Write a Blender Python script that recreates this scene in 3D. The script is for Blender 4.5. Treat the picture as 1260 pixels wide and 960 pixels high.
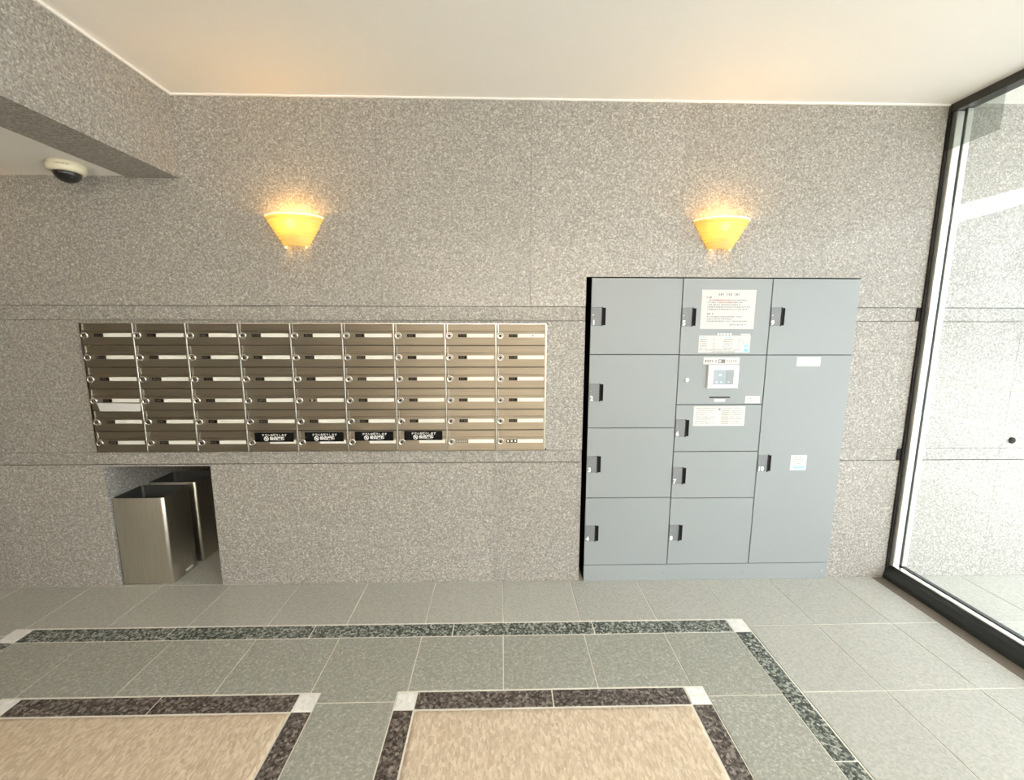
import bpy, bmesh, math, random
from mathutils import Matrix, Vector
random.seed(7)
for o in list(bpy.data.objects): bpy.data.objects.remove(o)
S = bpy.context.scene
COL = S.collection

# ------------------------------------------------------------------ camera
F_PX, PITCH, YAW, ROLL = 520.48, 0.1457, 0.0238, 0.0018
CAM = Vector((2.2738, -2.3759, 1.5244))
cd = bpy.data.cameras.new('camera')
cd.sensor_fit = 'HORIZONTAL'; cd.sensor_width = 36.0; cd.lens = F_PX/1260*36.0
cd.clip_start = 0.02; cd.clip_end = 400
cam = bpy.data.objects.new('camera', cd); COL.objects.link(cam)
fw = Vector((math.sin(YAW)*math.cos(PITCH), math.cos(YAW)*math.cos(PITCH), -math.sin(PITCH)))
rt = Vector((math.cos(YAW), -math.sin(YAW), 0)); up = rt.cross(fw)
r2 = math.cos(ROLL)*rt + math.sin(ROLL)*up; u2 = -math.sin(ROLL)*rt + math.cos(ROLL)*up
M = Matrix((r2, u2, -fw)).transposed().to_4x4(); M.translation = CAM
cam.matrix_world = M
S.camera = cam

# ------------------------------------------------------------------ world, exposure
SKY = 2.55
w = bpy.data.worlds.new('overcast_sky'); S.world = w; w.use_nodes = True
w.node_tree.nodes['Background'].inputs[0].default_value = (0.89, 0.95, 1.0, 1)
w.node_tree.nodes['Background'].inputs[1].default_value = SKY
vs = S.view_settings
vs.view_transform = 'Standard'; vs.look = 'None'; vs.gamma = 1.0; vs.use_curve_mapping = False
vs.exposure = 1.74
FILL_W = 52.0  # power of the added fill lamps behind the camera

# ------------------------------------------------------------------ materials
def mat(name):
    m = bpy.data.materials.new(name); m.use_nodes = True
    nt = m.node_tree; b = nt.nodes['Principled BSDF']
    return m, nt, b
def plain(name, col, rough=0.5, metal=0.0, spec=0.5, emit=None, es=0.0):
    m, nt, b = mat(name)
    b.inputs['Base Color'].default_value = (*col, 1)
    b.inputs['Roughness'].default_value = rough
    b.inputs['Metallic'].default_value = metal
    b.inputs['Specular IOR Level'].default_value = spec
    if emit:
        b.inputs['Emission Color'].default_value = (*emit, 1); b.inputs['Emission Strength'].default_value = es
    return m
def N(nt, t, **kw):
    n = nt.nodes.new(t)
    for k, v in kw.items(): setattr(n, k, v)
    return n
def ramp(nt, stops, interp='LINEAR'):
    r = N(nt, 'ShaderNodeValToRGB'); e = r.color_ramp; e.interpolation = interp
    while len(e.elements) > 1: e.elements.remove(e.elements[-1])
    e.elements[0].position = stops[0][0]; e.elements[0].color = (*stops[0][1], 1)
    for p, c in stops[1:]:
        x = e.elements.new(p); x.color = (*c, 1)
    return r
def speckle(name, stops, scale, rough=0.3, spec=0.5, stretch=(1, 1, 1), fine=2.2, vary=0.06, bump=0.0, detail=2.0, rot=None, coat=0.0):
    """stone: cell flecks plus finer noise on world position, a little tone variation for each piece"""
    m, nt, b = mat(name); L = nt.links.new
    g = N(nt, 'ShaderNodeNewGeometry')
    mp = N(nt, 'ShaderNodeMapping'); mp.inputs['Scale'].default_value = stretch
    if rot: mp.inputs['Rotation'].default_value = rot
    L(g.outputs['Position'], mp.inputs['Vector'])
    n1 = N(nt, 'ShaderNodeTexNoise'); n1.inputs['Scale'].default_value = scale; n1.inputs['Detail'].default_value = detail
    n1.inputs['Roughness'].default_value = 0.65
    L(mp.outputs[0], n1.inputs['Vector'])
    v = N(nt, 'ShaderNodeTexVoronoi'); v.inputs['Scale'].default_value = scale*fine
    L(mp.outputs[0], v.inputs['Vector'])
    sep = N(nt, 'ShaderNodeSeparateColor'); L(v.outputs['Color'], sep.inputs[0])
    mx = N(nt, 'ShaderNodeMix'); mx.inputs[0].default_value = 0.42
    L(n1.outputs['Fac'], mx.inputs[2]); L(sep.outputs[0], mx.inputs[3])
    oi = N(nt, 'ShaderNodeObjectInfo')
    ma = N(nt, 'ShaderNodeMath', operation='MULTIPLY_ADD'); ma.inputs[1].default_value = vary; ma.inputs[2].default_value = -vary/2
    L(oi.outputs['Random'], ma.inputs[0])
    ad = N(nt, 'ShaderNodeMath', operation='ADD'); L(mx.outputs[0], ad.inputs[0]); L(ma.outputs[0], ad.inputs[1])
    r = ramp(nt, stops); L(ad.outputs[0], r.inputs[0]); L(r.outputs[0], b.inputs['Base Color'])
    b.inputs['Roughness'].default_value = rough; b.inputs['Specular IOR Level'].default_value = spec
    b.inputs['Coat Weight'].default_value = coat; b.inputs['Coat Roughness'].default_value = 0.02
    if bump:
        bp = N(nt, 'ShaderNodeBump'); bp.inputs['Strength'].default_value = bump; bp.inputs['Distance'].default_value = 0.004
        L(ad.outputs[0], bp.inputs['Height']); L(bp.outputs[0], b.inputs['Normal'])
    return m
def brushed(name, col, rough, aniso, tangent, streak=(4, 4, 260), amt=0.12):
    m, nt, b = mat(name); L = nt.links.new
    b.inputs['Metallic'].default_value = 1.0; b.inputs['Anisotropic'].default_value = aniso
    c = N(nt, 'ShaderNodeCombineXYZ')
    for i in range(3): c.inputs[i].default_value = tangent[i]
    L(c.outputs[0], b.inputs['Tangent'])
    g = N(nt, 'ShaderNodeNewGeometry'); mp = N(nt, 'ShaderNodeMapping'); mp.inputs['Scale'].default_value = streak
    L(g.outputs['Position'], mp.inputs['Vector'])
    n = N(nt, 'ShaderNodeTexNoise'); n.inputs['Scale'].default_value = 1.0; n.inputs['Detail'].default_value = 3
    L(mp.outputs[0], n.inputs['Vector'])
    r = ramp(nt, [(0.3, tuple(x*(1-amt) for x in col)), (0.7, tuple(min(1, x*(1+amt)) for x in col))])
    L(n.outputs['Fac'], r.inputs[0]); L(r.outputs[0], b.inputs['Base Color'])
    rr = N(nt, 'ShaderNodeMapRange'); rr.inputs['To Min'].default_value = rough*0.85; rr.inputs['To Max'].default_value = rough*1.15
    L(n.outputs['Fac'], rr.inputs['Value']); L(rr.outputs[0], b.inputs['Roughness'])
    return m

GRAN = [(0.20, (0.20, 0.187, 0.166)), (0.40, (0.295, 0.278, 0.25)), (0.54, (0.355, 0.336, 0.306)), (0.66, (0.435, 0.415, 0.382)), (0.80, (0.64, 0.62, 0.585))]
MT = {}
MT['granite'] = speckle('polished_grey_granite', GRAN, 72, rough=0.42, spec=0.35, coat=0.16, vary=0.05)
MT['granite_out'] = speckle('mirror_polished_grey_granite', GRAN, 72, rough=0.42, spec=0.35, coat=0.8, vary=0.05)
MT['granite_out'].node_tree.nodes['Principled BSDF'].inputs['Coat IOR'].default_value = 1.65
MT['joint'] = plain('dark_stone_joint', (0.25, 0.236, 0.212), 0.9)
MT['tile'] = speckle('grey_floor_tile', [(0.2, (0.335, 0.33, 0.29)), (0.5, (0.40, 0.395, 0.352)), (0.8, (0.465, 0.46, 0.415))], 60, rough=0.42, spec=0.5, vary=0.10)
MT['tile_fleck'] = speckle('flecked_green_grey_floor_tile', [(0.2, (0.25, 0.25, 0.208)), (0.55, (0.325, 0.325, 0.282)), (0.68, (0.385, 0.385, 0.342)), (0.84, (0.54, 0.53, 0.48))], 64, rough=0.45, spec=0.45, vary=0.06)
MT['grout'] = plain('pale_grout', (0.72, 0.69, 0.61), 0.9)
MT['green'] = speckle('dark_green_granite', [(0.25, (0.030, 0.036, 0.030)), (0.45, (0.075, 0.085, 0.072)), (0.6, (0.22, 0.235, 0.205)), (0.78, (0.46, 0.47, 0.42))], 80, rough=0.25, spec=0.5, fine=1.3, vary=0.04)
MT['brown'] = speckle('dark_brown_granite', [(0.25, (0.035, 0.027, 0.022)), (0.45, (0.085, 0.068, 0.058)), (0.62, (0.16, 0.135, 0.118)), (0.8, (0.33, 0.285, 0.25))], 74, rough=0.25, spec=0.5, fine=1.3, vary=0.03)
MT['white_stone'] = speckle('white_marble', [(0.2, (0.66, 0.65, 0.61)), (0.8, (0.86, 0.85, 0.82))], 25, rough=0.3)
MT['mat'] = speckle('tan_loop_mat', [(0.2, (0.46, 0.365, 0.262)), (0.5, (0.575, 0.47, 0.348)), (0.8, (0.70, 0.595, 0.46))], 60, rough=0.95, spec=0.1, stretch=(1.0, 0.45, 1), bump=0.8, fine=2.0, vary=0.0, rot=(0, 0, 0.5))
MT['ceiling'] = plain('warm_white_ceiling_paint', (0.93, 0.90, 0.85), 0.85, spec=0.2)
MT['trim'] = plain('white_ceiling_trim', (0.92, 0.90, 0.86), 0.5)
MT['beige'] = plain('cream_wall_paint', (0.87, 0.84, 0.79), 0.8)
MT['taupe'] = plain('taupe_wall_paint', (0.30, 0.27, 0.235), 0.8)
MT['steel'] = brushed('brushed_stainless_steel', (0.45, 0.40, 0.32), 0.50, 0.97, (0, 0, 1))
MT['steel_edge'] = plain('bright_stainless_edge', (0.85, 0.82, 0.75), 0.22, 1.0)
MT['steel_dark'] = plain('gap_shade_lock_core_steel', (0.12, 0.10, 0.075), 0.5, 0.6)
MT['bin'] = brushed('satin_stainless_bin', (0.72, 0.69, 0.61), 0.36, 0.5, (0, 0, 1), streak=(160, 160, 5), amt=0.06)
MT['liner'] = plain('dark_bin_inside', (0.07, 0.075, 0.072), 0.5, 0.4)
MT['chrome'] = plain('chrome_lock', (0.72, 0.70, 0.66), 0.18, 1.0)
MT['black'] = plain('black_plastic', (0.008, 0.008, 0.008), 0.6, spec=0.08)
MT['plate'] = plain('dark_brown_number_plate', (0.016, 0.012, 0.008), 0.6, spec=0.1)
MT['faint'] = plain('faint_grey_print', (0.11, 0.10, 0.085), 0.6)
MT['paper'] = plain('white_paper', (0.64, 0.64, 0.635), 0.7, spec=0.3)
MT['ivory'] = plain('ivory_card', (0.82, 0.81, 0.75), 0.6)
MT['ink'] = plain('grey_ink', (0.17, 0.17, 0.19), 0.8)
MT['ink_pale'] = plain('pale_ink', (0.24, 0.235, 0.225), 0.8)
MT['ink_red'] = plain('red_ink', (0.72, 0.25, 0.20), 0.8)
MT['ink_blue'] = plain('sky_blue_print', (0.18, 0.56, 0.78), 0.6)
MT['ink_teal'] = plain('pale_teal_print', (0.32, 0.60, 0.66), 0.6)
MT['ink_tan'] = plain('khaki_print', (0.42, 0.40, 0.33), 0.7)
MT['white_print'] = plain('white_print', (0.88, 0.88, 0.87), 0.5)
MT['locker'] = plain('blue_grey_painted_steel', (0.30, 0.325, 0.332), 0.42, 0.0, 0.45)
MT['handle'] = plain('grey_handle_plate', (0.20, 0.21, 0.222), 0.45)
MT['screen'] = plain('grey_blue_touchscreen', (0.30, 0.345, 0.38), 0.25, emit=(0.5, 0.58, 0.65), es=0.03)
MT['screen_lit'] = plain('pale_screen_icon', (0.46, 0.53, 0.57), 0.25, emit=(0.6, 0.7, 0.78), es=0.05)
MT['bezel'] = plain('white_screen_bezel', (0.88, 0.88, 0.86), 0.35)
MT['alu'] = plain('silver_aluminium_frame', (0.80, 0.80, 0.77), 0.3, 0.85)
MT['gasket'] = plain('black_rubber_gasket', (0.028, 0.026, 0.025), 0.7, spec=0.2)
MT['sill'] = plain('dark_bronze_sill', (0.040, 0.043, 0.042), 0.32, 0.3)
MT['rail'] = plain('dark_bronze_rail', (0.06, 0.058, 0.054), 0.4, 0.4)
MT['strip'] = plain('brown_floor_strip', (0.16, 0.135, 0.105), 0.6)
MT['cream'] = plain('cream_plastic', (0.82, 0.76, 0.58), 0.45)
MT['dome'] = plain('smoked_dome', (0.018, 0.017, 0.016), 0.07, 0.0, 0.8)
MT['asphalt'] = speckle('pale_asphalt', [(0.3, (0.38, 0.375, 0.36)), (0.7, (0.47, 0.465, 0.45))], 30, rough=0.9, vary=0)
MT['facade'] = plain('pale_grey_facade', (0.38, 0.40, 0.41), 0.8)
MT['facade_line'] = plain('grey_facade_band', (0.30, 0.32, 0.33), 0.8)
MT['far_glass'] = plain('far_window_glass', (0.10, 0.12, 0.13), 0.15)
MT['road_white'] = plain('white_road_paint', (0.80, 0.80, 0.78), 0.7)
MT['road_orange'] = plain('orange_road_paint', (0.78, 0.45, 0.16), 0.7)
MT['wire'] = plain('grey_cable', (0.08, 0.08, 0.08), 0.7)

def glass_mat(name, tint, refl):
    m = bpy.data.materials.new(name); m.use_nodes = True; nt = m.node_tree; nt.nodes.clear(); L = nt.links.new
    o = N(nt, 'ShaderNodeOutputMaterial'); mx = N(nt, 'ShaderNodeMixShader')
    t = N(nt, 'ShaderNodeBsdfTransparent'); t.inputs[0].default_value = (*tint, 1)
    g = N(nt, 'ShaderNodeBsdfGlossy'); g.inputs['Roughness'].default_value = 0.0
    lw = N(nt, 'ShaderNodeLayerWeight'); lw.inputs[0].default_value = 0.5
    pw = N(nt, 'ShaderNodeMath', operation='POWER'); pw.inputs[1].default_value = 5.0; L(lw.outputs['Facing'], pw.inputs[0])
    fr = N(nt, 'ShaderNodeMath', operation='MULTIPLY_ADD'); fr.inputs[1].default_value = 1-refl; fr.inputs[2].default_value = refl; L(pw.outputs[0], fr.inputs[0])
    L(fr.outputs[0], mx.inputs[0]); L(t.outputs[0], mx.inputs[1]); L(g.outputs[0], mx.inputs[2]); L(mx.outputs[0], o.inputs[0])
    return m
MT['glass'] = glass_mat('clear_glass', (0.985, 0.995, 0.988), 0.03)
MT['tint'] = glass_mat('dark_patch_tint', (0.78, 0.80, 0.78), 0.03)
def shade_mat():
    m = bpy.data.materials.new('ribbed_amber_glass'); m.use_nodes = True; nt = m.node_tree; nt.nodes.clear(); L = nt.links.new
    o = N(nt, 'ShaderNodeOutputMaterial')
    tl = N(nt, 'ShaderNodeBsdfTranslucent'); tl.inputs[0].default_value = (0.38, 0.36, 0.12, 1)
    gl = N(nt, 'ShaderNodeBsdfPrincipled'); gl.inputs['Base Color'].default_value = (0.85, 0.72, 0.36, 1); gl.inputs['Roughness'].default_value = 0.25
    gl.inputs['Emission Color'].default_value = (1.0, 0.76, 0.20, 1); gl.inputs['Emission Strength'].default_value = 0.13
    tr = N(nt, 'ShaderNodeBsdfTransparent'); tr.inputs[0].default_value = (1.0, 0.80, 0.35, 1)
    a = N(nt, 'ShaderNodeMixShader'); a.inputs[0].default_value = 0.6
    b = N(nt, 'ShaderNodeMixShader'); b.inputs[0].default_value = 0.22
    L(tl.outputs[0], a.inputs[1]); L(gl.outputs[0], a.inputs[2]); L(a.outputs[0], b.inputs[1]); L(tr.outputs[0], b.inputs[2]); L(b.outputs[0], o.inputs[0])
    return m
MT['shade'] = shade_mat()
MT['shade_rim'] = plain('frosted_pale_rim', (0.93, 0.86, 0.74), 0.3, emit=(1.0, 0.72, 0.35), es=0.25)
MT['bulb'] = plain('glowing_bulb', (1, 0.95, 0.85), 0.4, emit=(1.0, 0.56, 0.16), es=48.0)

# ------------------------------------------------------------------ mesh helpers
class MB:
    def __init__(s): s.v = []; s.f = []; s.m = []; s.mats = []; s.smooth = []
    def mi(s, m):
        if m not in s.mats: s.mats.append(m)
        return s.mats.index(m)
    def add(s, vs, fs, m, sm=False):
        b = len(s.v); s.v += [tuple(x) for x in vs]; k = s.mi(m)
        for f in fs: s.f.append(tuple(b+i for i in f)); s.m.append(k); s.smooth.append(sm)
        return s
    def box(s, x0, x1, y0, y1, z0, z1, m):
        vs = [(x, y, z) for z in (z0, z1) for y in (y0, y1) for x in (x0, x1)]
        return s.add(vs, [(0, 2, 3, 1), (4, 5, 7, 6), (0, 1, 5, 4), (2, 6, 7, 3), (0, 4, 6, 2), (1, 3, 7, 5)], m)
    def cbox(s, x0, x1, y0, y1, z0, z1, m, c=0.002):
        """box whose front (-y) face is chamfered"""
        vs = [(x0, y1, z0), (x1, y1, z0), (x1, y1, z1), (x0, y1, z1), (x0, y0+c, z0), (x1, y0+c, z0), (x1, y0+c, z1), (x0, y0+c, z1),
              (x0+c, y0, z0+c), (x1-c, y0, z0+c), (x1-c, y0, z1-c), (x0+c, y0, z1-c)]
        fs = [(0, 3, 2, 1), (8, 9, 10, 11)]
        for i in range(4):
            j = (i+1) % 4; fs += [(i, j, 4+j, 4+i), (4+i, 4+j, 8+j, 8+i)]
        return s.add(vs, fs, m)
    def tbox(s, x0, x1, y0, y1, z0, z1, m, c=0.0015):
        """box whose top (+z) face is chamfered"""
        vs = [(x0, y0, z0), (x1, y0, z0), (x1, y1, z0), (x0, y1, z0), (x0, y0, z1-c), (x1, y0, z1-c), (x1, y1, z1-c), (x0, y1, z1-c),
              (x0+c, y0+c, z1), (x1-c, y0+c, z1), (x1-c, y1-c, z1), (x0+c, y1-c, z1)]
        fs = [(0, 3, 2, 1), (8, 9, 10, 11)]
        for i in range(4):
            j = (i+1) % 4; fs += [(i, j, 4+j, 4+i), (4+i, 4+j, 8+j, 8+i)]
        return s.add(vs, fs, m)
    def prism(s, pts, axis, a0, a1, m, sm=False):
        """polygon pts swept along an axis from a0 to a1"""
        def P(p, a): return {'x': (a, p[0], p[1]), 'y': (p[0], a, p[1]), 'z': (p[0], p[1], a)}[axis]
        n = len(pts); vs = [P(p, a0) for p in pts]+[P(p, a1) for p in pts]
        b = len(s.v); s.add(vs, [tuple(range(n))[::-1], tuple(range(n, 2*n))], m)
        k = s.mi(m)
        for i in range(n):
            j = (i+1) % n; s.f.append((b+i, b+j, b+n+j, b+n+i)); s.m.append(k); s.smooth.append(sm)
        return s
    def lathe(s, prof, origin, axis, m, seg=28, sm=True, caps=True):
        """prof: (radius, height along axis)"""
        ox, oy, oz = origin; vs = []
        for r, h in prof:
            for i in range(seg):
                a = 2*math.pi*i/seg; c, d = r*math.cos(a), r*math.sin(a)
                vs.append({'z': (ox+c, oy+d, oz+h), 'y': (ox+c, oy+h, oz+d), 'x': (ox+h, oy+c, oz+d)}[axis])
        fs = []
        for k in range(len(prof)-1):
            for i in range(seg):
                j = (i+1) % seg; fs.append((k*seg+i, k*seg+j, (k+1)*seg+j, (k+1)*seg+i))
        s.add(vs, fs, m, sm)
        if caps:
            b = len(s.v)-len(vs); k = s.mi(m)
            s.f.append(tuple(b+i for i in range(seg))[::-1]); s.m.append(k); s.smooth.append(False)
            t = b+(len(prof)-1)*seg; s.f.append(tuple(t+i for i in range(seg))); s.m.append(k); s.smooth.append(False)
        return s
    def quad(s, x0, x1, z0, z1, y, m):
        """flat print on a face looking to -y"""
        return s.add([(x0, y, z0), (x1, y, z0), (x1, y, z1), (x0, y, z1)], [(0, 1, 2, 3)], m)
    def mesh(s, name):
        me = bpy.data.meshes.new(name); me.from_pydata(s.v, [], s.f)
        for m in s.mats: me.materials.append(MT[m])
        me.polygons.foreach_set('material_index', s.m); me.polygons.foreach_set('use_smooth', s.smooth)
        bm = bmesh.new(); bm.from_mesh(me); bmesh.ops.recalc_face_normals(bm, faces=bm.faces) if not getattr(s, 'keep', False) else None
        bm.to_mesh(me); bm.free(); me.update()
        return me
    def build(s, name, parent=None, loc=None, **tags):
        return link(name, s.mesh(name), parent, loc, **tags)
def link(name, data, parent=None, loc=None, **tags):
    o = bpy.data.objects.new(name, data); COL.objects.link(o)
    if parent: o.parent = parent
    if loc: o.location = loc
    for k, v in tags.items(): o[k] = v
    return o
def root(name, loc, label, category, group=None):
    o = bpy.data.objects.new(name, None); COL.objects.link(o); o.location = loc
    o.empty_display_size = 0.1
    o['label'] = label; o['category'] = category
    if group: o['group'] = group
    return o
_tc = {}
def text_geo(body, size, bold=0.0):
    key = (body, size, bold)
    if key not in _tc:
        c = bpy.data.curves.new('lettering', 'FONT'); c.body = body; c.size = size; c.align_x = 'CENTER'; c.align_y = 'CENTER'
        c.offset = bold; c.resolution_u = 3
        o = bpy.data.objects.new('lettering', c); COL.objects.link(o)
        bpy.context.view_layer.update()
        me = bpy.data.meshes.new_from_object(o.evaluated_get(bpy.context.evaluated_depsgraph_get()))
        _tc[key] = ([tuple(v.co) for v in me.vertices], [tuple(p.vertices) for p in me.polygons])
        bpy.data.objects.remove(o); bpy.data.meshes.remove(me); bpy.data.curves.remove(c)
    return _tc[key]
def put_text(mb, body, size, x, z, y, m, bold=0.0):
    vs, fs = text_geo(body, size, bold)
    mb.add([(x+a, y, z+b) for a, b, _ in vs], fs, m)
def print_lines(mb, lines, y, rnd):
    """rows of tiny character blocks: (x0, x1, z centre, height, ink)"""
    for x0, x1, z, h, ink in lines:
        x = x0
        while x < x1-h*0.5:
            if rnd.random() < 0.09: x += h*0.9; continue
            wd = h*rnd.uniform(0.55, 0.9)
            a = rnd.uniform(0.15, 0.5)*h
            mb.quad(x, x+wd, z+h*0.5-h*0.28, z+h*0.5, y, ink)
            mb.quad(x+wd*rnd.uniform(0, .3), x+wd*rnd.uniform(0.6, 1), z-h*0.5, z-h*0.5+h*0.26, y, ink)
            mb.quad(x+wd*rnd.uniform(0, .6), x+wd*rnd.uniform(0.62, 1), z-h*0.3, z+h*0.3, y, ink)
            x += h*1.08

# ------------------------------------------------------------------ room shell
H = 2.695; XG = 4.70; YR = -5.2; XL = -3.2; BX0, BX1, HB, HL = 0.336, 0.598, 2.292, 2.300
NICHE = (0.0, 0.60, 0.0, 0.738); LOCK = (2.738, 4.272, 0.0, 1.803)
ND = 0.95

def grid_cut(rect, holes):
    xs = sorted({rect[0], rect[1]} | {h for q in holes for h in q[:2] if rect[0] < h < rect[1]})
    zs = sorted({rect[2], rect[3]} | {h for q in holes for h in q[2:] if rect[2] < h < rect[3]})
    out = []
    for a, b in zip(xs, xs[1:]):
        for c, d in zip(zs, zs[1:]):
            mx, mz = (a+b)/2, (c+d)/2
            if not any(q[0] < mx < q[1] and q[2] < mz < q[3] for q in holes): out.append((a, b, c, d))
    return out
XE = 6.68
# back wall: backing slab, lined recesses, stone panels
wb = MB()
for a, b, c, d in grid_cut((XL-0.2, XE, -0.15, 3.0), [(q[0]-0.019, q[1]+0.019, q[2]-0.01, q[3]+0.019) for q in (NICHE, LOCK)]): wb.box(a, b, 0.022, 1.05, c, d, 'joint')
wall_back = wb.build('wall_back', kind='structure')
courses = [(0.0, 0.748, 0.0, [XL, -2.4, -1.785, -1.185, -0.585, 0.0, 0.6, 1.41, 2.22, 2.72, 4.04, 4.655, 5.247, XE]),
           (0.750, 0.820, 0.006, [XL, -1.785, -0.585, 0.0, 0.6, 1.41, 2.22, 4.04, 4.655, 5.247, XE]),
           (0.822, 1.563, 0.0, [XL, -1.785, -0.585, 0.6, 1.41, 2.22, 4.04, 4.655, 5.247, XE]),
           (1.565, 1.640, 0.006, [XL, -1.2, 0.0, 1.41, 2.22, 4.04, 4.655, 5.247, XE]),
           (1.642, H+0.1, 0.0, [XL, -1.2, -0.006, 0.81, 1.62, 2.43, 3.24, 4.04, 4.655, 5.247, XE])]
g = 0.0006
for z0, z1, y, xs in courses:
    for a, b in zip(xs, xs[1:]):
        m = MB()
        for p in grid_cut((a+g, b-g, z0+g, z1-g), [NICHE, LOCK]): m.box(p[0], p[1], y, 0.024, p[2], p[3], 'granite_out' if a > 4.6 else 'granite')
        if m.v: m.build('stone_panel', wall_back)
nl = MB()
t = 0.02
nl.box(NICHE[0]-t, NICHE[0], 0.023, ND, 0, NICHE[3], 'granite'); nl.box(NICHE[1], NICHE[1]+t, 0.023, ND, 0, NICHE[3], 'granite')
nl.box(NICHE[0]-t, NICHE[1]+t, ND, ND+t, 0, NICHE[3]+t, 'granite'); nl.box(NICHE[0]-t, NICHE[1]+t, 0.023, ND, NICHE[3], NICHE[3]+t, 'granite')
nl.build('niche_lining', wall_back)
rl = MB()
rl.box(LOCK[0]-t, LOCK[0], 0.023, 0.42, 0, LOCK[3], 'black'); rl.box(LOCK[1], LOCK[1]+t, 0.023, 0.42, 0, LOCK[3], 'black')
rl.box(LOCK[0]-t, LOCK[1]+t, 0.42, 0.44, 0, LOCK[3]+t, 'black'); rl.box(LOCK[0]-t, LOCK[1]+t, 0.023, 0.42, LOCK[3], LOCK[3]+t, 'black')
rl.build('locker_recess', wall_back)
# dark pipe cap on the outside wall
MB().lathe([(0.019, 0.0), (0.019, -0.006), (0.015, -0.010), (0.006, -0.011)], (5.303, 0.0, 0.868), 'y', 'gasket', 20).build(
    'pipe_cap', wall_back, label='small dark round cap on the outside granite')
# ceilings and the beam
MB().box(BX1, XG+0.03, YR-0.2, 0.03, H, H+0.3, 'ceiling').build('ceiling', kind='structure')
MB().box(XL-0.2, BX0, YR-0.2, 0.03, HL, H+0.3, 'ceiling').build('ceiling_low', kind='structure', label='low white ceiling left of the granite beam')
MB().box(BX0, BX1, YR-0.2, 0.0, HB, H+0.3, 'granite').build('ceiling_beam', kind='structure', label='granite-clad ceiling beam running towards the camera')
MB().box(BX1, BX1+0.010, YR, -0.006, H-0.012, H, 'trim').build('trim_1', kind='structure')
MB().box(BX1, 4.64, -0.010, 0.0, H-0.008, H, 'trim').build('trim_2', kind='structure')
MB().box(XL-0.2, XL, YR-0.2, 0.02, -0.15, 3.0, 'taupe').build('wall_left', kind='structure')
MB().box(XL-0.2, XG+0.05, YR-0.2, YR, -0.15, 3.0, 'beige').build('wall_rear', kind='structure')

# added unseen fill lamps on made-up shelves, brightening the hall via the ceiling
def fill_ledge(x0, x1, y0, y1, z, watts):
    r_ = bpy.data.objects.new('wall_fill_ledge', None); COL.objects.link(r_); r_['kind'] = 'structure'; r_.location = ((x0+x1)/2, (y0+y1)/2, z)
    hx, hy = (x1-x0)/2, (y1-y0)/2
    m = MB(); m.box(-hx, hx, -hy, hy, -0.05, 0.0, 'ceiling'); m.box(-hx, hx, hy-0.02, hy, 0.0, 0.09, 'ceiling'); m.build('added_ledge', r_)
    ld = bpy.data.lights.new('fill_light', 'AREA'); ld.shape = 'RECTANGLE'; ld.size = 2*hx-0.1; ld.size_y = 2*hy-0.08; ld.energy = watts; ld.color = (1.0, 0.92, 0.83)
    lo = bpy.data.objects.new('fill_light', ld); COL.objects.link(lo); lo.parent = r_; lo.location = (0, -0.01, 0.03); lo.rotation_euler = (math.pi, 0, 0)
fill_ledge(BX1+0.05, 4.55, YR, YR+0.40, 1.75, FILL_W)
fill_ledge(XL, BX0-0.1, YR, YR+0.40, 1.75, FILL_W*0.10)

# ------------------------------------------------------------------ floor
fl = MB(); fl.box(XL-0.2, XG+0.03, YR-0.2, 0.03, -0.15, -0.0025, 'grout'); fl.box(-0.03, 0.63, 0.03, 1.0, -0.15, -0.0025, 'grout')
fl.box(LOCK[0]-.03, LOCK[1]+.03, 0.03, 0.5, -0.15, -0.0025, 'grout')
floor = fl.build('floor', kind='structure')
TL, TX0 = 0.4062, 2.2779
J = 0.0026
tile_cache = {}
def tile(rects, mtl, parent, name='tile'):
    rects = [r for r in rects if r[1]-r[0] > 0.012 and r[3]-r[2] > 0.012]
    if not rects: return
    if len(rects) == 1:
        x0, x1, y0, y1 = rects[0]; wx, wy = round(x1-x0-2*J, 4), round(y1-y0-2*J, 4)
        k = (wx, wy, mtl)
        if k not in tile_cache: tile_cache[k] = MB().tbox(-wx/2, wx/2, -wy/2, wy/2, -0.008, 0.0, mtl, 0.001).mesh(name)
        link(name, tile_cache[k], parent, ((x0+x1)/2, (y0+y1)/2, 0.0))
    else:
        m = MB()
        (x0, x1, y0, y1) = rects[0]; m.box(x0+J, x1-J, y0+J, y1-J, -0.008, 0, mtl)
        for (a, b, c, d) in rects[1:]: m.box(a+J, b-J, c+J, d+J*1.01, -0.008, 0, mtl)
        m.build(name, parent)
GX0, GX1 = -0.197, 3.540       # ring of green granite, outer edges
GW = 0.086
GYO, GYI = -0.365, -0.456
GB0, GB1 = -2.49, -2.405
FR = [(0.200, 1.508), (1.832, 3.134)]
FY0, FY1, FYB1, FYB0 = -0.781, -0.866, -1.94, -2.025
cols = [TX0+i*TL for i in range(-14, 7)]
XF = 4.558
# row along the wall (and into the niche)
for a, b in zip(cols, cols[1:]):
    a = max(a, XL); b = min(b, XF)
    if b-a < 0.02: continue
    if a < GX1 < b: tile([(a, b, GYO+0.004, 0.0), (GX1+0.004, b, -0.411, GYO+0.004)], 'tile', floor)
    elif a >= GX1: tile([(a, b, -0.411, 0.0)], 'tile', floor)
    elif a < GX0 < b: tile([(a, b, GYO+0.004, 0.0), (a, GX0-0.004, -0.411, GYO+0.004)], 'tile', floor)
    elif b <= GX0: tile([(a, b, -0.411, 0.0)], 'tile', floor)
    else: tile([(a, b, GYO+0.004, 0.0)], 'tile', floor)
for a, b in ((0.0, 0.247), (0.247, 0.6)): tile([(a, b, 0.0, ND)], 'tile', floor)
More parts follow.
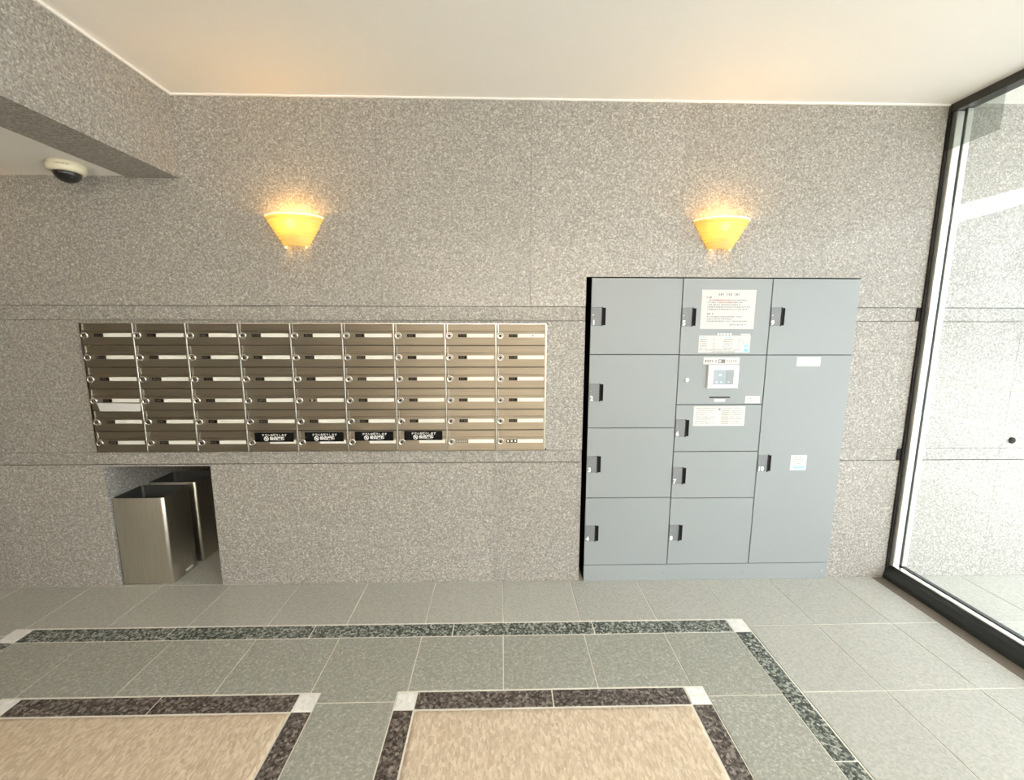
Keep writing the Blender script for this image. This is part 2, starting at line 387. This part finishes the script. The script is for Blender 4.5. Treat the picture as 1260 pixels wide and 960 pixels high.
# outer fields left and right of the ring
y = -0.411
while y > GB0-0.02:
    y1 = max(y-TL, GB0)
    for a, b in zip(cols, cols[1:]):
        a2, b2 = max(a, GX1+0.003), min(b, XF)
        if b2-a2 > 0.02: tile([(a2, b2, y1, y)], 'tile', floor)
        a2, b2 = max(a, XL), min(b, GX0-0.003)
        if b2-a2 > 0.02: tile([(a2, b2, y1, y)], 'tile', floor)
    y -= TL
y = GB0
while y > YR+0.05:
    y1 = max(y-TL, YR)
    for a, b in zip(cols, cols[1:]):
        a2, b2 = max(a, XL), min(b, XF)
        if b2-a2 > 0.02: tile([(a2, b2, y1, y)], 'tile', floor)
    y -= TL
# green ring: pieces and white corner squares
def piece(x0, x1, y0, y1, mtl, name): tile([(x0, x1, y0, y1)], mtl, floor, name)
xs = [GX0+GW, 0.600, 1.311, 2.022, 2.741, GX1-GW]
for a, b in zip(xs, xs[1:]):
    piece(a, b, GYI, GYO, 'green', 'green_border_stone'); piece(a, b, GB0, GB1, 'green', 'green_border_stone')
ys = [GYI-i*0.65 for i in range(3)]+[GB1]
for a, b in zip(ys, ys[1:]):
    piece(GX0, GX0+GW, b, a, 'green', 'green_border_stone'); piece(GX1-GW, GX1, b, a, 'green', 'green_border_stone')
for x in (GX0, GX1-GW):
    piece(x, x+GW, GYI, GYO, 'white_stone', 'corner_square'); piece(x, x+GW, GB0, GB1, 'white_stone', 'corner_square')
# flecked field inside the ring
IX0, IX1 = GX0+GW, GX1-GW
gaps = [(IX0, FR[0][0]), (FR[0][1], FR[1][0]), (FR[1][1], IX1)]
for a, b in zip(cols, cols[1:]):
    a2, b2 = max(a, IX0), min(b, IX1)
    if b2-a2 < 0.02: continue
    ext = [(max(a2, p), min(b2, q), -0.827, FY0+0.003) for p, q in gaps if min(b2, q)-max(a2, p) > 0.06]
    tile([(a2, b2, FY0+0.003, GYI-0.002)]+ext, 'tile_fleck', floor)
    tile([(a2, b2, GB1, FYB0-0.003)], 'tile_fleck', floor)
y = -0.827
while y > FYB0+0.02:
    y1 = max(y-TL, FYB0)
    for p, q in gaps: tile([(p, q, y1, y)], 'tile_fleck', floor)
    y -= TL
# two dark frames with white corners
for x0, x1 in FR:
    a, b = x0+0.083, x1-0.083; c = (a+b)/2
    for p, q in ((a, c), (c, b)):
        piece(p, q, FY1, FY0, 'brown', 'brown_border_stone'); piece(p, q, FYB0, FYB1, 'brown', 'brown_border_stone')
    for p, q in ((FY1, -1.40), (-1.40, FYB1)):
        piece(x0, a, q, p, 'brown', 'brown_border_stone'); piece(b, x1, q, p, 'brown', 'brown_border_stone')
    for x in (x0, b):
        piece(x, x+0.083, FY1, FY0, 'white_stone', 'corner_square'); piece(x, x+0.083, FYB0, FYB1, 'white_stone', 'corner_square')
# tan mats lying in the frames
def floor_mat(x0, x1, label):
    nx, ny = 90, 84; vs = []; fs = []; rn = random.Random(3)
    for j in range(ny+1):
        for i in range(nx+1):
            e = i in (0, nx) or j in (0, ny)
            vs.append((x0-0.001+(x1-x0+0.002)*i/nx, FYB1-0.001+(FY1-FYB1+0.002)*j/ny, -0.006 if e else 0.0005+rn.uniform(0, 0.0022)))
    for j in range(ny):
        for i in range(nx):
            k = j*(nx+1)+i; fs.append((k, k+1, k+nx+2, k+nx+1))
    m = MB(); m.add(vs, fs, 'mat', True); m.build('floor_mat', label=label, category='floor mat', group='tan mats set into the floor')
floor_mat(FR[0][0]+0.083, FR[0][1]-0.083, 'tan textured floor mat in the dark stone frame nearest the waste bins')
floor_mat(FR[1][0]+0.083, FR[1][1]-0.083, 'tan textured floor mat in the dark stone frame nearest the glass wall')
MB().tbox(XF+0.002, 4.632, YR, -0.002, -0.01, -0.001, 'strip').build('trim_3', kind='structure')

# ------------------------------------------------------------------ glass wall on the right
win = MB()
win.prism([(4.630, 0.0), (4.634, 0.028), (4.648, 0.060), (4.664, 0.076), (4.70, 0.080), (4.745, 0.080), (4.745, 0.0)], 'y', YR, -0.001, 'sill')
window = win.build('window_1', kind='structure')
# prism along y puts pts as (x, z)
MB().box(4.668, 4.700, YR, -0.004, 0.0805, 0.0865, 'steel_edge').build('sill_edge_strip', window)
MB().box(4.702, 4.706, YR, -0.004, 0.0805, 0.090, 'gasket').build('gasket', window)
tr_ = MB(); tr_.box(4.646, 4.676, YR, -0.001, 2.652, H-0.0005, 'rail'); tr_.box(4.676, 4.745, YR, -0.001, 2.668, H-0.0005, 'rail')
tr_.build('top_rail', window)
MB().box(4.641, 4.657, -0.010, 0.0045, 0.0, H-0.001, 'gasket').build('wall_seal', window)
for z0, z1 in ((0.752, 0.818), (1.567, 1.638)):
    MB().box(4.622, 4.641, -0.001, 0.0055, z0, z1, 'gasket').build('seal_patch', window)
def mullion(y0, y1):
    MB().cbox(4.6575, 4.6965, y0, y1, 0.0866, 2.6515, 'alu', 0.002).build('mullion', window)
    MB().box(4.6965, 4.7115, y0+0.006, y1, 0.0866, 2.6675, 'gasket').build('gasket', window)
    MB().cbox(4.7115, 4.744, y0, y1, 0.0866, 2.6675, 'alu', 0.002).build('mullion', window)
mullion(-0.034, -0.001)
for yy in (-2.15, YR+0.03): mullion(yy-0.034, yy)
for y0, y1 in ((-2.149, -0.029), (YR+0.031, -2.185)):
    MB().box(4.700, 4.708, y0, y1, 0.084, 2.667, 'glass').build('glass_pane', window)
MB().box(4.640, 4.643, -0.262, -0.002, 2.462, 2.651, 'tint').build('dark_patch_panel', window, label='small translucent grey sheet added under the top rail as a dark patch')  # grey see-through sheet added to give the dark patch in this corner

# ------------------------------------------------------------------ outside: pavement, canopy, street, building
pv = MB(); pv.box(XG+0.046, 6.9, -14, 0.02, -0.15, -0.0025, 'grout'); pavement = pv.build('floor_outside', kind='structure')
cols2 = [TX0+i*TL for i in range(6, 12)]
for k in range(10):
    for a, b in zip(cols2, cols2[1:]):
        a2, b2 = max(a, XG+0.048), min(b, 6.72)
        if b2-a2 > 0.02: tile([(a2, b2, -0.411-k*TL, -0.411-k*TL+TL if k else 0.0)], 'tile', pavement)
MB().box(XG+0.03, XE, -3.5, 0.03, H+0.01, H+0.35, 'ceiling').build('ceiling_canopy', kind='structure')
MB().box(6.9, 80, -80, 30, -0.25, -0.12, 'asphalt').build('floor_street', kind='structure')
for x0, x1, mtl, nm in ((10.5, 10.7, 'road_white', 'road_line'), (16.0, 16.3, 'road_orange', 'road_line'), (22.0, 22.3, 'road_white', 'road_line')):
    MB().box(x0, x1, -60, 10, -0.12, -0.112, mtl).build(nm, kind='structure')
bl = root('street_building', (30, -24, -0.12), 'pale grey low building across the street mirrored in the outside granite', 'building')
bl.rotation_euler = (0, 0, math.radians(14))
MB().box(0, 10, -26, 16, 0, 7.7, 'facade').build('wall', bl)
MB().box(-0.15, 10.1, -26.1, 16.1, 7.7, 7.95, 'facade_line').build('roof', bl)
for z in (3.1, 6.4): MB().box(-0.06, 0, -26, 16, z, z+0.16, 'facade_line').build('facade_band', bl)
for r in range(2):
    for k in range(7):
        y0 = -24+k*5.6; z0 = 0.9+r*3.3
        wd = MB().box(-0.05, 0.02, y0, y0+4.0, z0, z0+1.5, 'facade_line').build('window', bl)
        for q in range(3): MB().box(-0.08, -0.05, y0+0.1+q*1.3, y0+1.25+q*1.3, z0+0.1, z0+1.4, 'far_glass').build('pane', wd)

# ------------------------------------------------------------------ mailbox bank
ZT, ZB = 1.5484, 0.8300; CW = 0.28; RH = (ZT-ZB)/6
bank = root('mailbox_bank', (0, 0, ZB), 'stainless steel bank of 54 mailboxes on the granite wall', 'mailbox')
body = MB(); body.box(-0.002, 2.522, -0.0135, -0.0002, 0, ZT-ZB, 'steel_dark'); body.build('cabinet', bank)  # body coloured dark to paint the flap-lip shadow into the gaps
fr = MB(); fr.box(-0.002, 2.522, -0.0235, -0.0135, ZT-ZB-0.004, ZT-ZB, 'steel_edge'); fr.box(-0.002, 2.522, -0.0225, -0.0135, 0, 0.003, 'steel')
fr.box(-0.002, 0.0025, -0.0225, -0.0135, 0.003, ZT-ZB-0.004, 'steel'); fr.box(2.5135, 2.522, -0.0235, -0.0135, 0.003, ZT-ZB-0.004, 'steel_edge'); fr.build('frame', bank)
dv = MB().cbox(-0.0032, 0.0032, -0.0250, -0.0135, 0.003, ZT-ZB-0.004, 'steel_edge', 0.001).mesh('divider')  # dividers coloured paler than the doors, painting in light caught on edges
for c in range(1, 9): link('divider', dv, bank, (c*CW, 0, 0))
# shared meshes, origin at the lower left corner of the cell
X0, X1 = 0.0042, CW-0.0042
dm = MB().cbox(X0, X1, -0.0205, -0.0135, 0.0022, RH-0.0455, 'steel', 0.0012).mesh('mailbox_door')
fm = MB().cbox(X0+0.0, X1, -0.0190, -0.0135, RH-0.0420, RH-0.0045, 'steel', 0.0012)
fm.prism([(-0.0190, RH-0.0420), (-0.0232, RH-0.0440), (-0.0235, RH-0.0415), (-0.0190, RH-0.0385)], 'x', X0+0.014, X1-0.004, 'steel')
fm = fm.mesh('mail_flap')
lk = MB(); LX, LZ = 0.0250, RH-0.0675
lk.lathe([(0.0200, -0.0205), (0.0200, -0.0265), (0.0182, -0.0300), (0.0145, -0.0300), (0.0120, -0.0265)], (LX, 0, LZ), 'y', 'chrome', 20)
lk.lathe([(0.0078, -0.0265), (0.0078, -0.0318), (0.0060, -0.0330)], (LX, 0, LZ), 'y', 'steel_dark', 14)
lk.box(LX-0.0012, LX+0.0012, -0.0345, -0.0328, LZ-0.005, LZ+0.005, 'black')
lk.box(LX-0.0125, LX-0.0085, -0.0230, -0.0190, LZ+0.012, RH-0.0050, 'chrome')
lk.box(LX-0.0140, LX+0.0010, -0.0235, -0.0200, LZ+0.0135, LZ+0.0180, 'chrome')
lk = lk.mesh('lock')
nm_z0, nm_z1 = RH-0.0765, RH-0.0560
cm = MB().cbox(0.1215, 0.2680, -0.0222, -0.0205, nm_z0, nm_z1, 'ivory', 0.0006).mesh('name_card')
def plate_mesh(kind, seed):
    m = MB(); rn = random.Random(seed); z0, z1 = nm_z0+0.0015, nm_z1-0.0025
    if kind == 'squares':
        m.box(0.058, 0.1205, -0.0222, -0.0205, nm_z0+0.001, nm_z1-0.001, 'plate')
        for k in range(3): m.box(0.0625+k*0.0205, 0.0735+k*0.0205, -0.0228, -0.0222, nm_z0+0.005, nm_z1-0.0045, 'ivory')
    elif kind == 'grey':
        m.box(0.050, 0.1205, -0.0222, -0.0205, nm_z0+0.0015, nm_z1-0.0015, 'faint')
        for k in range(5): m.box(0.0525+k*0.0135, 0.0635+k*0.0135, -0.0226, -0.0222, nm_z0+0.004, nm_z1-0.004, 'ink_tan')
    elif kind == 'bare':
        m.box(0.072, 0.1170, -0.0216, -0.0205, z0, z1, 'steel')
        for k in range(3): m.box(0.078+k*0.012, 0.085+k*0.012, -0.0220, -0.0216, z0+0.003, z1-0.003, 'black' if k != 1 else 'ivory')
    else:
        m.box(0.0725, 0.1185, -0.0222, -0.0205, z0, z1, 'plate')
        print_lines(m, [(0.080, 0.112, (z0+z1)/2, 0.0085, 'faint')], -0.0225, rn)
    return m.mesh('number_plate')
plates = [plate_mesh('dark', s) for s in range(4)]; sq = plate_mesh('squares', 1); gy = plate_mesh('grey', 1); br_ = plate_mesh('bare', 1)
# sticker: black strip, white lettering
st = MB(); st.cbox(0.041, 0.257, -0.0260, -0.0241, 0, 0.0535, 'black', 0.0008)
put_text(st, 'チラシお断りします', 0.0155, 0.152, 0.0385, -0.02615, 'white_print', 0.0003)
put_text(st, '投函厳禁', 0.0205, 0.166, 0.0185, -0.02615, 'white_print', 0.0007)
ring = 20
vsr = []; fsr = []
for i in range(ring):
    a = 2*math.pi*i/ring
    for r in (0.0135, 0.0095): vsr.append((0.106+r*math.cos(a), -0.02615, 0.0185+r*math.sin(a)))
for i in range(ring):
    j = (i+1) % ring; fsr.append((2*i, 2*j, 2*j+1, 2*i+1))
st.add(vsr, fsr, 'white_print'); st.add([(0.106+dx, -0.0262, 0.0185+dz) for dx, dz in ((-0.009, 0.006), (-0.006, 0.009), (0.009, -0.006), (0.006, -0.009))], [(0, 1, 2, 3)], 'white_print')
st.quad(0.101, 0.111, 0.0145, 0.0225, -0.0262, 'white_print')
print_lines(st, [(0.168, 0.200, 0.0055, 0.0038, 'ink_pale')], -0.02615, random.Random(2))
st = st.mesh('sticker')
door00 = None
for r in range(6):
    for c in range(9):
        d = link('mailbox_door', dm, bank, (c*CW, 0, ZT-ZB-(r+1)*RH))
        link('mail_flap', fm, d); link('lock', lk, d)
        has_st = r == 5 and c in (3, 4, 5, 6)
        link('name_card', cm, d)
        if r == 5 and c == 8: link('number_plate', sq, d)
        elif r == 5 and c == 7: link('number_plate', gy, d)
        elif r == 3 and c == 4: link('number_plate', br_, d)
        elif not has_st: link('number_plate', plates[(r*5+c*3) % 4], d)
        if has_st:
            link('sticker', st, d, (0.0 if c < 6 else -0.003, 0, RH-0.0645+[0, 0.001, 0.003, 0, 0.001, 0.004, 0.0065][c]), label='black sticker with white lettering refusing flyers')
        if r == 3 and c == 0:
            tp = MB(); tp.prism([(0.041, RH-0.078), (0.276, RH-0.082), (0.272, RH-0.126), (0.052, RH-0.125), (0.049, RH-0.100)], 'y', -0.0275, -0.0240, 'paper')
            tp.prism([(0.262, RH-0.083), (0.2765, RH-0.083), (0.2735, RH-0.125), (0.268, RH-0.120)], 'y', -0.0300, -0.0276, 'paper')
            tp.build('tape_strip', d, label='strip of white masking tape stuck over the slot')
        if r == 0 and c == 8:
            MB().lathe([(0.0035, -0.0222), (0.0035, -0.0236)], (0.205, 0, nm_z0+0.0105), 'y', 'black', 10).build('screw', d)
for x in (2.519, ):
    for z in (0.001, ZT-ZB-0.001):
        MB().box(x-0.001, x+0.008, -0.0215, -0.002, z-0.004, z+0.004, 'black').build('corner_plug', bank)

# ------------------------------------------------------------------ parcel locker
LX_ = [2.7665, 3.2715, 3.7725, 4.2665]; LT = 1.7975; LB = 0.107; YF = -0.0125
lock = root('parcel_locker', (LX_[0], 0, 0), 'blue-grey steel parcel locker with ten numbered doors and a screen', 'locker')
def lrel(m): m.v = [(x-LX_[0], y, z) for x, y, z in m.v]; return m
lrel(MB().box(LX_[0], LX_[3], -0.004, 0.40, 0.0, LT-0.003, 'black')).build('carcass', lock)
pl = MB(); pl.cbox(LX_[0], LX_[3], YF+0.002, -0.0042, 0.0, LB-0.003, 'locker', 0.001)
for x in (2.80, 3.25, 3.735, 4.235): pl.lathe([(0.005, YF+0.002), (0.005, YF), (0.003, YF-0.001)], (x, 0, 0.052), 'y', 'chrome', 10)
lrel(pl).build('plinth', lock)
def ldoor(ci, z0, z1, num=None, hz=None, name='door'):
    x0, x1 = LX_[ci], LX_[ci+1]
    a = 0.0022 if ci else 0.0; b = 0.0022 if ci < 2 else 0.0
    d = lrel(MB().cbox(x0+a, x1-b, YF, -0.0042, z0+0.002, z1-0.002, 'locker', 0.0015)).build(name, lock)
    if num:
        h = MB(); hx = x0+0.0035
        h.cbox(hx, hx+0.055, YF-0.0035, YF+0.001, hz-0.101, hz, 'handle', 0.0012)
        h.box(hx+0.055, hx+0.060, YF-0.0060, YF+0.001, hz-0.103, hz+0.001, 'gasket')
        h.box(hx+0.060, hx+0.078, YF-0.0014, YF+0.001, hz-0.099, hz-0.003, 'black')
        h.lathe([(0.0035, YF-0.0035), (0.0035, YF-0.0045), (0.002, YF-0.005)], (hx+0.008, 0, hz-0.044), 'y', 'chrome', 10)
        put_text(h, num, 0.036, hx+(0.012 if len(num) == 1 else 0.019), hz-0.085, YF-0.0038, 'white_print', 0.0016)
        lrel(h).build('handle', d, label='dark grey pull handle with white number '+num)
    return d
Z = [LT, 1.377, 0.955, 0.533, LB]
HZ = [1.639, 1.213, 0.790, 0.362]
dl = [ldoor(0, Z[i+1], Z[i], str(i+1), HZ[i]) for i in range(4)]
ZM = [LT, 1.375, 1.091, 0.812, 0.528, LB]
d5 = ldoor(1, ZM[1], ZM[0], '5', 1.637)
dp = ldoor(1, ZM[2], ZM[1], name='control_panel')
d6 = ldoor(1, ZM[3], ZM[2], '6', 1.004); d7 = ldoor(1, ZM[4], ZM[3], '7', 0.717); d8 = ldoor(1, ZM[5], ZM[4], '8', 0.361)
d9 = ldoor(2, 1.375, LT, '9', 1.640); d10 = ldoor(2, LB, 1.375, '10', 0.791)
def label_(name, parent, x0, x1, z0, z1, lines, text, extra=None, th=0.0008, mtl='paper'):
    m = MB(); m.box(x0, x1, YF-th, YF-0.0001, z0, z1, mtl)
    print_lines(m, lines, YF-th-0.0003, random.Random(len(name)+int(x0*1000)))
    if extra: extra(m, YF-th-0.0003)
    return lrel(m).build(name, parent, label=text)
# instruction label under the notice
def ex5(m, y):
    m.quad(3.640, 3.662, 1.394, 1.432, y, 'ink_blue'); m.quad(3.6445, 3.6575, 1.409, 1.423, y-0.0002, 'white_print')
ll = []
for k in range(5):
    z = 1.463-k*0.0125; ll += [(3.385, 3.430-0.004*(k % 2), z, 0.006, 'ink_pale'), (3.459, 3.475, z, 0.007, 'ink_tan'), (3.520, 3.572, z, 0.006, 'ink_pale'), (3.603, 3.618, z, 0.007, 'ink_tan')]
ll += [(3.384, 3.415, 1.4755, 0.0075, 'ink_blue'), (3.528, 3.560, 1.4755, 0.0075, 'ink_blue'), (3.383, 3.625, 1.403, 0.0055, 'ink_pale'), (3.455, 3.59, 1.393, 0.0055, 'ink_pale'), (3.627, 3.637, 1.447, 0.007, 'ink_red')]
label_('label', d5, 3.378, 3.671, 1.389, 1.4845, ll, 'white instruction label with blue headings', ex5)
hd = MB()
for k in range(5): hd.quad(3.481+k*0.0175, 3.492+k*0.0175, 1.4875, 1.4975, YF-0.0004, 'white_print')
hd.quad(3.615, 3.668, 1.4875, 1.494, YF-0.0004, 'white_print')
lrel(hd).build('printed_heading', d5)
# control panel
def exh(m, y):
    m.quad(3.497, 3.536, 1.330, 1.350, y, 'ink'); m.quad(3.501, 3.514, 1.3335, 1.3465, y-0.0002, 'paper'); m.quad(3.519, 3.532, 1.3335, 1.3465, y-0.0002, 'ink_pale')
label_('label', dp, 3.412, 3.618, 1.3225, 1.3625, [(3.421, 3.470, 1.340, 0.012, 'ink'), (3.478, 3.492, 1.340, 0.010, 'ink'), (3.545, 3.607, 1.340, 0.011, 'ink_pale')], 'white printed strip above the screen', exh)
sc_ = MB(); sc_.cbox(3.4375, 3.613, YF-0.016, YF-0.0002, 1.185, 1.3185, 'bezel', 0.004); lrel(sc_).build('screen_bezel', dp)
ds = MB(); ds.box(3.4675, 3.584, YF-0.0168, YF-0.016, 1.2085, 1.293, 'screen')
ds.quad(3.540, 3.581, 1.211, 1.290, YF-0.0170, 'locker')
for x, z, r in ((3.505, 1.264, 0.008), (3.487, 1.223, 0.006), (3.514, 1.223, 0.006), (3.556, 1.223, 0.005)): ds.quad(x-r, x+r, z-r*0.8, z+r*0.8, YF-0.0172, 'screen_lit')
lrel(ds).build('touch_screen', dp)
lrel(MB().box(3.460, 3.580, YF-0.002, YF-0.0002, 1.1295, 1.1365, 'gasket')).build('card_slot', dp)
label_('label', dp, 3.490, 3.553, 1.107, 1.1235, [], 'small blank white label below the card slot')
label_('label', dp, 3.669, 3.755, 1.0985, 1.1405, [(3.69, 3.73, 1.125, 0.005, 'ink_pale'), (3.69, 3.745, 1.114, 0.005, 'ink_pale')], 'small white sticker')
lrel(MB().lathe([(0.0125, YF-0.0002), (0.0125, YF-0.004), (0.010, YF-0.006), (0.004, YF-0.0065)], (3.324, 0, 1.234), 'y', 'bezel', 20)).build('keyhole', dp)
l6 = [(3.39, 3.665, 1.0705, 0.005, 'ink_pale')]
for k in range(7):
    z = 1.056-k*0.0125
    l6 += [(3.388, 3.50-0.02*(k % 3), z, 0.0045, 'ink_pale'), (3.585, 3.662-0.01*(k % 2), z, 0.0045, 'ink_pale')]
def ex6(m, y):
    for k in range(7): m.quad(3.5375, 3.5815, 1.0525-k*0.0125, 1.0585-k*0.0125, y, 'ink_tan')
    m.quad(3.520, 3.530, 1.057, 1.067, y, 'ink_pale')
label_('label', d6, 3.375, 3.675, 0.9655, 1.0815, l6, 'wide white instruction label', ex6)
label_('label', d10, 3.949, 4.086, 1.312, 1.3635, [], 'blank white label near the top of the tall door')
def ex10(m, y): m.quad(3.988, 4.054, 0.7065, 0.7205, y, 'ink_teal')
label_('label', d10, 3.971, 4.066, 0.6965, 0.788, [(3.998, 4.035, 0.775, 0.008, 'ink_pale'), (3.985, 4.048, 0.760, 0.005, 'ink_pale'), (3.985, 4.048, 0.748, 0.006, 'ink_red'), (4.0, 4.03, 0.736, 0.005, 'ink_pale')], 'small white sticker with teal bar', ex10)
# paper notice fixed to door five
nt_ = MB(); nx0, nx1, nz0, nz1 = 3.3785, 3.682, 1.5205, 1.735
nt_.box(nx0, nx1, YF-0.0014, YF-0.0004, nz0, nz1, 'paper')
yl = YF-0.0018
L_ = [(3.472, 3.588, 1.709, 0.0105, 'ink'), (3.405, 3.437, 1.693, 0.0095, 'ink')]
for k, (x1, ink) in enumerate(((3.630, 'ink'), (3.607, 'ink'), (3.60, 'ink'), (3.655, 'ink'), (3.640, 'ink'))): L_.append((3.420 if k == 0 else 3.413, x1, 1.6785-k*0.0125, 0.0062, ink))
L_ += [(3.458, 3.555, 1.6785, 0.0068, 'ink_red'), (3.475, 3.56, 1.666, 0.0068, 'ink_red'), (3.404, 3.449, 1.603, 0.0095, 'ink')]
for k, x1 in enumerate((3.612, 3.555, 3.64)): L_.append((3.415, x1, 1.588-k*0.0125, 0.0066, 'ink'))
L_.append((3.545, 3.648, 1.544, 0.0066, 'ink'))
print_lines(nt_, L_, yl, random.Random(11))
nt_.build('paper_notice', label='white paper notice with grey and red print beside handle 5', category='notice')

# ------------------------------------------------------------------ waste bins in the niche
def bin_(x0, x1, y0, y1, h, label, tag_=False):
    cx, cy = (x0+x1)/2, (y0+y1)/2
    r_ = root('waste_bin', (cx, cy, 0), label, 'waste bin', 'steel bins in the wall niche')
    hx, hy, rad = (x1-x0)/2, (y1-y0)/2, 0.018
    def outline(ins):
        pts = []; rr = max(rad-ins, 0.004)
        for qx, qy, a0 in ((1, 1, 0), (-1, 1, 90), (-1, -1, 180), (1, -1, 270)):
            for k in range(6):
                a = math.radians(a0+k*18); pts.append((qx*(hx-ins-rr)+rr*math.cos(a), qy*(hy-ins-rr)+rr*math.sin(a)))
        return pts
    m = MB(); vs = []; fs = []
    rings = [(0.006, 0.002), (0.0, 0.008), (0.0, h-0.002), (0.001, h), (0.0035, h), (0.0045, h-0.004), (0.006, 0.02)]
    n = 24
    for ins, z in rings: vs += [(p[0], p[1], z) for p in outline(ins)]
    for k in range(len(rings)-1):
        for i in range(n):
            j = (i+1) % n; fs.append((k*n+i, k*n+j, (k+1)*n+j, (k+1)*n+i))
    fs.append(tuple(range(n))[::-1]); fs.append(tuple((len(rings)-1)*n+i for i in range(n)))
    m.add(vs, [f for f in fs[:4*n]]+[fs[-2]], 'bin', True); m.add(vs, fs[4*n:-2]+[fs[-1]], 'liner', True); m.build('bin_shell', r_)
    b = MB(); o1 = outline(0.010); b.prism(o1, 'z', 0.0, 0.004, 'black'); b.build('base_pad', r_)
    if tag_:
        MB().box(hx, hx+0.001, 0.0, 0.058, 0.020, 0.031, 'white_print').build('maker_label', r_)
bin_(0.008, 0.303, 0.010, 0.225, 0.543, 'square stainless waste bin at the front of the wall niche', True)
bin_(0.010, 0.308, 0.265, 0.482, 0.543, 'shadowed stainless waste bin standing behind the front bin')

# ------------------------------------------------------------------ wall sconces
def sconce(x, label):
    zb, zt = 1.950, 2.096
    r_ = root('wall_sconce', (x, 0, zb), label, 'wall lamp', 'amber wall sconces')
    steps = 9; seg = 30
    prof = []
    for k in range(steps):
        for e in (0, 0.12, 0.80, 0.94):
            tt = (k+e)/steps
            bulge = 0.0055 if e in (0.12, 0.80) else 0.0
            prof.append((0.060+0.086*tt+bulge, 0.046+0.052*tt+bulge, tt*(zt-zb)))
    prof.append((0.147, 0.099, zt-zb))
    m = MB(); vs = []; fs = []
    full = prof+[(a-0.005, b-0.005, z) for a, b, z in prof[::-1]]
    for a, b, z in full:
        for i in range(seg+1):
            th = math.pi*i/seg; vs.append((a*math.cos(th), -b*math.sin(th)-0.001, z))
    for k in range(len(full)-1):
        for i in range(seg):
            p = k*(seg+1)+i; fs.append((p, p+1, p+seg+2, p+seg+1))
    m.add(vs, fs, 'shade', True); m.build('shade', r_)
    rm = MB(); vs = []; fs = []; q = 10
    for i in range(seg+1):
        th = math.pi*i/seg
        for j in range(q):
            ph = 2*math.pi*j/q; a = 0.147+0.0055*math.cos(ph); b = 0.099+0.0055*math.cos(ph)
            vs.append((a*math.cos(th), -b*math.sin(th)-0.002, zt-zb+0.003+0.0045*math.sin(ph)))
    for i in range(seg):
        for j in range(q): fs.append((i*q+j, i*q+(j+1) % q, (i+1)*q+(j+1) % q, (i+1)*q+j))
    fs.append(tuple(range(q))); fs.append(tuple(seg*q+j for j in range(q)))
    rm.add(vs, fs, 'shade_rim', True); rm.build('rim', r_)
    for sx in (-1, 1):
        MB().lathe([(0.003, 0), (0.006, 0.002), (0.006, 0.010), (0.003, 0.012)], (sx*0.054, -0.014, -0.010), 'z', 'shade_rim', 10).build('clip', r_)
    MB().lathe([(0.001, -0.026), (0.014, -0.021), (0.022, -0.008), (0.022, 0.006), (0.014, 0.019), (0.001, 0.025)], (0, -0.050, 0.112), 'z', 'bulb', 16).build('bulb', r_)
    MB().lathe([(0.010, 0.0), (0.010, 0.048), (0.008, 0.050)], (0, -0.048, 0.037), 'z', 'cream', 14).build('lamp_holder', r_)
    MB().box(-0.012, 0.012, -0.040, -0.0003, 0.040, 0.055, 'cream').build('bracket', r_)
sconce(1.180, 'lit amber ribbed glass wall sconce above the mailboxes')
sconce(3.462, 'lit amber ribbed glass wall sconce above the parcel locker')
sconce(-0.80, 'lit amber wall sconce under the low ceiling, outside the picture on the left')

# ------------------------------------------------------------------ dome camera on the low ceiling
dc = root('dome_camera', (0.188, -0.165, HL), 'cream dome security camera on the low ceiling beside the beam', 'security camera')
MB().lathe([(0.066, 0.0), (0.070, -0.004), (0.072, -0.020), (0.070, -0.034), (0.064, -0.042), (0.054, -0.045), (0.050, -0.043)], (0, 0, 0), 'z', 'cream', 36).build('housing', dc)
prof = [(0.052*math.cos(a), -0.043-0.046*math.sin(a)) for a in [math.radians(d) for d in range(0, 90, 10)]]+[(0.002, -0.089)]
MB().lathe(prof, (0, 0, 0), 'z', 'dome', 32).build('dome', dc)
lg = MB()
for k in range(7):
    th = -math.pi/2+(k-3)*0.10+0.55
    lg.box(0.0725*math.cos(th)-0.0025, 0.0725*math.cos(th)+0.0025, 0.0728*math.sin(th)-0.0006, 0.0728*math.sin(th)+0.0006, -0.022, -0.017, 'ink_tan')
lg.build('maker_mark', dc)

# ------------------------------------------------------------------ recessed downlight far behind the camera
dw = root('ceiling_downlight', (3.10, -4.45, H), 'small recessed ceiling downlight at the far end of the hall', 'ceiling light')
MB().lathe([(0.048, 0.0), (0.060, -0.001), (0.062, -0.006), (0.050, -0.007), (0.046, -0.002)], (0, 0, 0), 'z', 'trim', 28).build('trim_ring', dw)
MB().lathe([(0.044, -0.0075), (0.044, -0.0085)], (0, 0, 0), 'z', 'bulb', 24).build('lens', dw)
